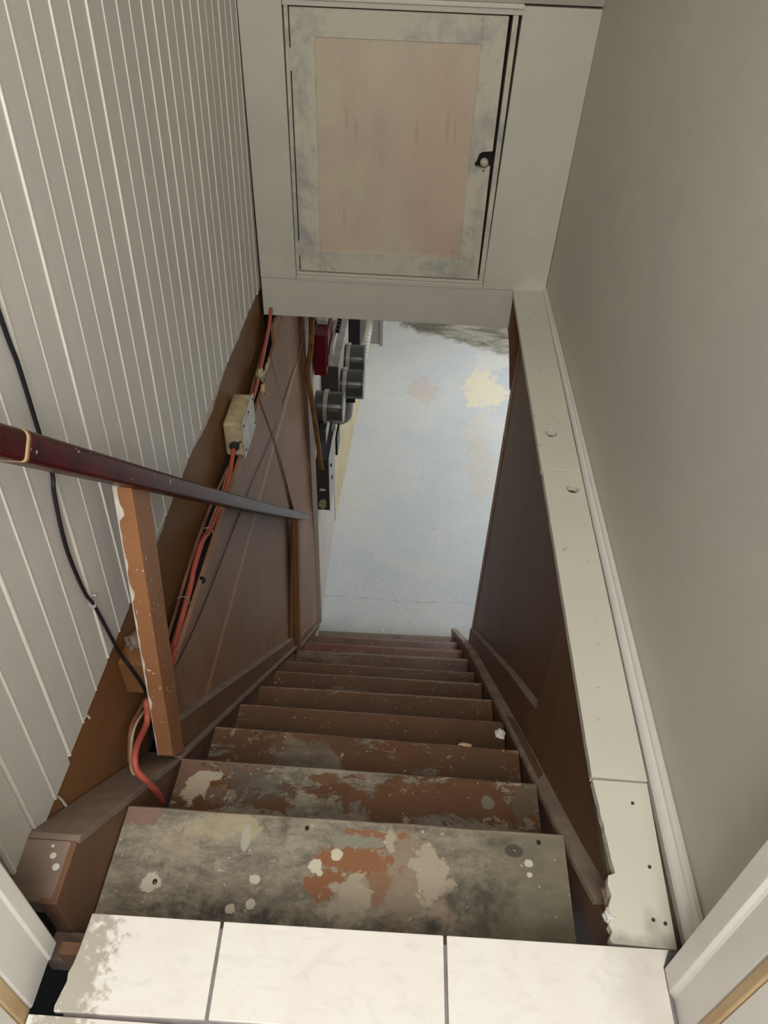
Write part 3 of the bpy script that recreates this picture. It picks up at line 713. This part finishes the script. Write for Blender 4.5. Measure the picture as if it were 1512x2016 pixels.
tag(tube('orange_cable', [(-.520,1.085,-.262),(-.520,1.16,-.255),(-.520,1.287,-.240),(-.520,1.324,-.225),(-.518,1.417,-.212),(-.520,1.50,-.245),(-.520,1.594,-.262),(-.520,1.659,-.268),(-.522,1.76,-.262),(-.523,1.81,-.245),(-.523,1.845,-.228)], .0068, M['orange_cable'], None, 12, 6),
    'orange electrical cable running along the plywood top up to the cream junction box', 'cable')
tag(tube('orange_cable', [(-.520,2.06,-.215),(-.520,2.115,-.235),(-.520,2.243,-.232),(-.520,2.383,-.195),(-.520,2.505,-.159),(-.520,2.56,-.12)], .0068, M['orange_cable'], None, 12, 6),
    'orange electrical cable rising from the junction box to the header beam', 'cable')
tag(tube('brown_cable', [(-.503,.800,-.345),(-.520,.800,-.30),(-.535,.812,-.27),(-.538,.86,-.22),(-.538,.92,-.235),(-.536,1.0,-.25),(-.538,1.2,-.245),(-.536,1.4,-.225),(-.536,1.6,-.235),(-.536,1.78,-.265),(-.537,1.86,-.284),(-.538,1.95,-.286),(-.538,2.04,-.284),(-.536,2.2,-.245),(-.536,2.5,-.22)], .0048, M['brown_cable'], None, 8, 5),
    'brown painted cable lying behind the orange one under the boards', 'cable')
tag(tube('cream_cable', [(-.500,.792,-.340),(-.510,.782,-.285),(-.524,.792,-.255),(-.528,.85,-.21),(-.527,.93,-.24),(-.528,1.0,-.268),(-.528,1.2,-.262),(-.529,1.4,-.238),(-.529,1.55,-.258),(-.531,1.68,-.27),(-.531,1.80,-.26)], .0032, M['cream_cable'], None, 8, 5),
    'thin cream cable lying beside the orange cable behind the near post', 'cable')
tag(tube('black_wire', [(-.501,1.03,-.235),(-.5005,1.06,-.262),(-.500,1.255,-.317),(-.500,1.544,-.366),(-.500,1.917,-.43),(-.500,2.297,-.510),(-.500,2.541,-.53),(-.485,2.70,-.49),(-.4715,2.80,-.47),(-.4715,3.03,-.46)], .0017, M['black'], None, 6, 5),
    'thin black wire sagging across the upper part of the pink plywood wall', 'wire')
for i,(y,z) in enumerate(((1.24,-.250),(1.645,-.262),(1.50,-.258))):
    s = tube('cable_staple', [(-.541,y,z-.012),(-.541,y,z+.012),(-.53,y+.001,z+.0185),(-.516,y+.002,z+.016),(-.514,y+.002,z-.008)], .0016, M['steel_dirty'], None, 6, 3)
    tag(s, ['wire staple over the cables nearest to the near handrail post','wire staple over the cables just above the handrail line','wire staple over the cables midway between post and junction box'][i], 'staple', 'staples holding the cables')
bx = lathe('knockout_plug', [(.010,0),(.010,.006),(.006,.010)], (-.5085,1.335,-.270), (1,0,.3), M['black'], None, 14); tag(bx,'round black plug sticking out of the plywood edge below the cables','plug')
# ragged plaster knot and hanging scrap
pk = thing('plaster_scrap', 'ragged pale plaster scrap stuck around the orange cable beyond the junction box', 'plaster')
lump('clump', (-.515,2.270,-.225), (.012,.030,.020), M['box_cream'], pk, 4, .6)
lump('clump', (-.503,2.330,-.225), (.006,.045,.010), M['box_cream'], pk, 9, .5)
lump('clump', (-.503,2.235,-.262), (.006,.016,.022), M['tan'], pk, 11, .6)
# ---- junction box
jb = thing('junction_box', 'stained cream metal junction box with a white cover beside the handrail', 'junction box')
A0 = Vector((-.522,1.80,-.16))
def jbbox(name, y0,y1,z0,z1,x0,x1,mat,parent,bev=.004): return box(name,x0,x1,y0,y1,z0,z1,mat,parent,bev)
JY0,JY1,JZ0,JZ1 = 1.865,2.035,-.272,-.150
jbbox('body', JY0,JY1,JZ0+.0,JZ1,-.5545,-.496,M['box_cream'],jb,.008)
jbbox('cover', JY0-.002,JY1+.002,JZ0-.002,JZ1+.002,-.4955,-.4925,M['box_white'],jb,.001)
for (y,z) in ((JY0+.012,JZ0+.02),(JY0+.012,JZ1-.012),(JY1-.012,JZ0+.02),(JY1-.012,JZ1-.012),((JY0+JY1)/2,JZ1-.012)):
    lathe('screw_head', [(.0038,0),(.0038,.002),(.002,.0028)], (-.4925,y,z), (1,0,0), M['screw'], jb, 12)
for (y,x) in ((1.985,-.528),(1.925,-.524)):
    lathe('knockout', [(.014,0),(.014,.0015),(.0125,.0018)], (x,y,JZ1), (0,0,1), M['box_cream'], jb, 24)
lathe('knockout', [(.014,0),(.014,.0015),(.0125,.0018)], (-.524,JY0,-.180), (0,-1,0), M['box_cream'], jb, 24)
cn = lathe('connector', [(.0125,0),(.0125,.006),(.0155,.006),(.0155,.013),(.009,.013),(.009,.02)], (-.523,JY0,-.225), (0,-1,-.1), M['steel_dark'], jb, 20)
tube('connector_screw', [(-.512,JY0-.010,-.215),(-.500,JY0-.012,-.205)], .003, M['steel_dark'], cn, 8, 1)

# ================================================================== BASEMENT ELECTRICS
XW = -.462   # basement wall face
def meter(loc, r, depth, label, back=.045):
    """loc: centre of the ring (x,y,z); dome points to +x"""
    t = thing('electricity_meter', label, 'meter', 'electricity meters on the basement wall')
    ax = (1,0,0)
    lathe('socket_collar', [(r*.98,-back),(r*.98,0)], loc, ax, M['meter_grey'], t)
    lathe('clamp_ring', [(r*1.01,0),(r*1.09,.001),(r*1.10,.010),(r*1.09,.020),(r*1.0,.021)], loc, ax, M['ring'], t)
    lathe('meter_cover', [(r*.97,.0215),(r*.97,depth-.012),(r*.955,depth-.005),(r*.91,depth)], loc, ax, M['meter_grey'], t)
    lathe('cover_rim', [(r*.962,depth-.0045),(r*.962,depth+.0015),(r*.90,depth+.003),(r*.4,depth+.0035)], loc, ax, M['meter_face'], t)
    box('clamp_screw', loc[0]+.003,loc[0]+.019,loc[1]-.014,loc[1]+.014,loc[2]+r*1.08,loc[2]+r*1.17, M['ring'], t, .002)
    for s in (-.5,.35):
        box('sealing_rib', loc[0]+.03,loc[0]+depth-.02,loc[1]-r*.97*math.cos(s)-.0015,loc[1]-r*.97*math.cos(s)+.004,loc[2]+r*.97*math.sin(s)-.0015,loc[2]+r*.97*math.sin(s)+.0015, M['meter_face'], t, 0)
    return t
meter((-.414,3.185,-.962), .079, .098, 'nearest and lowest of the three round grey electricity meters')
meter((-.352,3.535,-1.045), .082, .112, 'middle grey electricity meter, directly above the black socket block', .013)
meter((-.356,3.785,-1.035), .080, .104, 'farthest grey electricity meter, closest to the header beam', .009)
# meter box behind the far pair
mb = thing('meter_box', 'deep grey metal box carrying the two far electricity meters', 'electrical box')
box('case', -.458,-.372,3.455,3.99,-1.22,-.895, M['steel_dark'], mb, .003)
box('top_plate', -.459,-.369,3.452,3.992,-.8945,-.888, M['steel_dirty'], mb, .001)
box('front_plate', -.3715,-.3665,3.455,3.99,-1.22,-.895, M['steel_light'], mb, .001)
box('hub', -.45,-.40,3.90,3.96,-.8875,-.862, M['steel_light'], mb, .004)
# near meter backplate
bp = thing('meter_base_plate', 'narrow grey metal plate below the nearest electricity meter', 'electrical box')
box('plate', -.4575,-.402,3.10,3.27,-1.12,-1.0465, M['meter_grey'], bp, .003)
box('flange', -.4015,-.398,3.10,3.27,-1.13,-1.0465, M['meter_face'], bp, .001)
sb = box('socket_block', -.3655,-.285,3.50,3.60,-1.145,-1.108, M['black'], None, .003); tag(sb,'black block sticking out under the middle electricity meter','electrical fitting')
# panel
pn = thing('breaker_panel', 'dark electrical panel with pale grey front at the foot of the left wall', 'electrical panel')
box('case', -.4535,-.391,3.100,3.355,-1.585,-1.235, M['steel_dark'], pn, .003)
box('door', -.3905,-.386,3.098,3.360,-1.590,-1.230, M['steel_light'], pn, .0015)
box('latch', -.3855,-.379,3.16,3.17,-1.33,-1.31, M['steel_dark'], pn, .001)
rg = tube('padlock_loop', [(-.383+.0,3.20+.012*math.cos(q),-1.43+.012*math.sin(q)) for q in [i*math.pi/6 for i in range(12)]]+[(-.383,3.212,-1.43)], .002, M['black'], pn, 6, 2)
lump('paint_splash', (-.43,3.0985,-1.545), (.020,.002,.030), M['box_cream'], pn, 6, .5)
lump('paint_splash', (-.425,3.0985,-1.44), (.018,.002,.008), M['plaster_white'], pn, 7, .3)
sw = box('switch_arm', -.385,-.372,3.38,3.52,-1.42,-1.30, M['black'], None, .003); tag(sw,'flat black switch box beside the pale front of the electrical panel','switch')
dg = box('disconnect_box', -.455,-.405,3.38,3.60,-1.40,-1.24, M['steel_dark'], None, .003); tag(dg,'small dark box between the breaker panel and the meters','electrical box')
# conduit elbow
ce1 = thing('conduit_elbow', 'grey conduit elbow with a white collar behind the nearest meter', 'pipe')
tube('elbow', [(-.335,3.62,-1.16),(-.335,3.62,-1.25),(-.345,3.63,-1.32),(-.38,3.66,-1.37),(-.44,3.68,-1.38)], .030, M['grey_pipe'], ce1, 18, 6)
tube('collar', [(-.352,3.80,-1.40),(-.40,3.80,-1.43),(-.455,3.80,-1.45)], .036, M['white_plastic'], ce1, 18, 3)
# dark red box and clutter above it
rb = thing('fuse_box', 'dark red metal fuse box just beyond the end of the plywood wall', 'electrical box')
box('case', -.448,-.388,3.105,3.33,-.735,-.52, M['red_box'], rb, .003)
box('lid', -.3875,-.382,3.125,3.33,-.700,-.52, M['red_box'], rb, .002)
box('label_plate', -.440,-.392,3.20,3.31,-.5195,-.497, M['white_plastic'], rb, .002)
tb = thing('terminal_block', 'white terminal strip with black terminals beside the dark red fuse box', 'terminal block')
box('strip', -.378,-.362,3.16,3.52,-.66,-.615, M['white_plastic'], tb, .002)
for i in range(6): box('terminal', -.366,-.346,3.30+i*.038,3.318+i*.038,-.614,-.596, M['black'], tb, .001)
# old cloth wrapped cord
oc = tag(tube('old_wrapped_cable', [(-.448,3.01,-.20),(-.444,3.035,-.33),(-.441,3.04,-.42),(-.449,3.035,-.56),(-.466,3.02,-.66),(-.456,3.035,-.80),(-.447,3.05,-.93),(-.436,3.06,-1.09),(-.424,3.06,-1.245),(-.421,3.06,-1.262)], .0125, None or painted('varnished_cloth_cable', srgb(140,98,48), srgb(92,62,34), 22, .35, 0, .4), None, 12, 6, rfn=lambda t: .0125 if t<.97 else .008),
    'thick old brown wrapped cable hanging at the end of the plywood wall', 'cable')
# far boxes
bb = thing('tall_black_box', 'tall black metal box on the wall beyond the meters', 'electrical box')
box('case', -.425,-.338,4.36,4.75,-1.34,-.90, M['black'], bb, .004)
box('lid', -.3375,-.325,4.37,4.74,-1.33,-.90, M['steel_dark'], bb, .003)
ft = struct('trim_5')
box('batten', -.435,-.400,4.80,6.9,-1.66,-1.46, M['white_plastic'], ft, .004)
box('batten', -.44,-.375,4.80,6.9,-1.86,-1.665, M['plaster_white'], ft, .004)
gb = thing('grey_wall_box', 'open-fronted grey metal box low on the far basement wall', 'electrical box')
D = 5.5
box('case', -.40,-.232,4.995,5.50,-1.62,-1.40, M['steel_light'], gb, .004)
box('cover_flange', -.2315,-.205,4.985,5.51,-1.63,-1.39, M['steel_light'], gb, .003)
box('handle', -.265,-.255,5.08,5.22,-1.399,-1.385, M['steel_dark'], gb, .002)
fc = thing('flexible_conduit', 'ribbed cream flexible conduit bending out of the grey wall box', 'pipe')
pts = smoothpath([(-.30,5.12,-1.40+.02),(-.302,5.02,-1.44),(-.315,4.88,-1.52),(-.33,4.76,-1.62),(-.36,4.62,-1.75)],12)
bm = bmesh.new(); N_ = len(pts)
fine = []
for p,q in zip(pts,pts[1:]):
    for j in range(2): fine.append(p.lerp(q,j/2))
sweepm(bm, fine, lambda t: [((.027+.0022*math.sin(t*len(fine)*1.6))*math.cos(2*math.pi*k/16),(.027+.0022*math.sin(t*len(fine)*1.6))*math.sin(2*math.pi*k/16)) for k in range(16)])
link('ribbed_hose', bm, M['white_plastic'], fc, 0, True)
lathe('coupling', [(.034,0),(.034,.02),(.030,.02),(.030,.026),(.034,.026),(.034,.045)], (-.30,5.10,-1.395), (0,1,.4), M['white_plastic'], fc, 20)

# ---- paint drips hanging off the boards
for i,(y0,z0,ln,lab) in enumerate(((.605,-.025,.075,'long white paint drip hanging from the boards onto the brown fascia'),(.755,-.022,.032,'short white paint drip hanging from the boards above the brown fascia'))):
    tag(tube('paint_drip', [(XL+.001,y0,z0),(XL-.002,y0+.006,z0-.010),(XL-.003,y0+.016,z0-ln*.5),(XL-.003,y0+.020,z0-ln)], .0022, M['white_drip'], None, 8, 4, rfn=lambda t: .0016+.0012*t), lab, 'paint drip', 'white paint drips on the fascia')
# paint drops on the stringer block
for i,(x,y,r) in enumerate(((-.507,.498,.0052),(-.497,.482,.0058),(-.512,.512,.0026))):
    tag(lathe('paint_drop', [(r,0),(r*.85,.0010),(r*.3,.0014)], (x,y,-.006+.008*(y-.432)/.0895+.0002), (0,0,1), M['white_drip'], None, 18),
        ['larger white paint drop farther from the door casing','white paint drop closest to the left door casing','tiny white paint drop at the top of the stringer block'][i], 'paint drop', 'white paint drops on the stringer block')
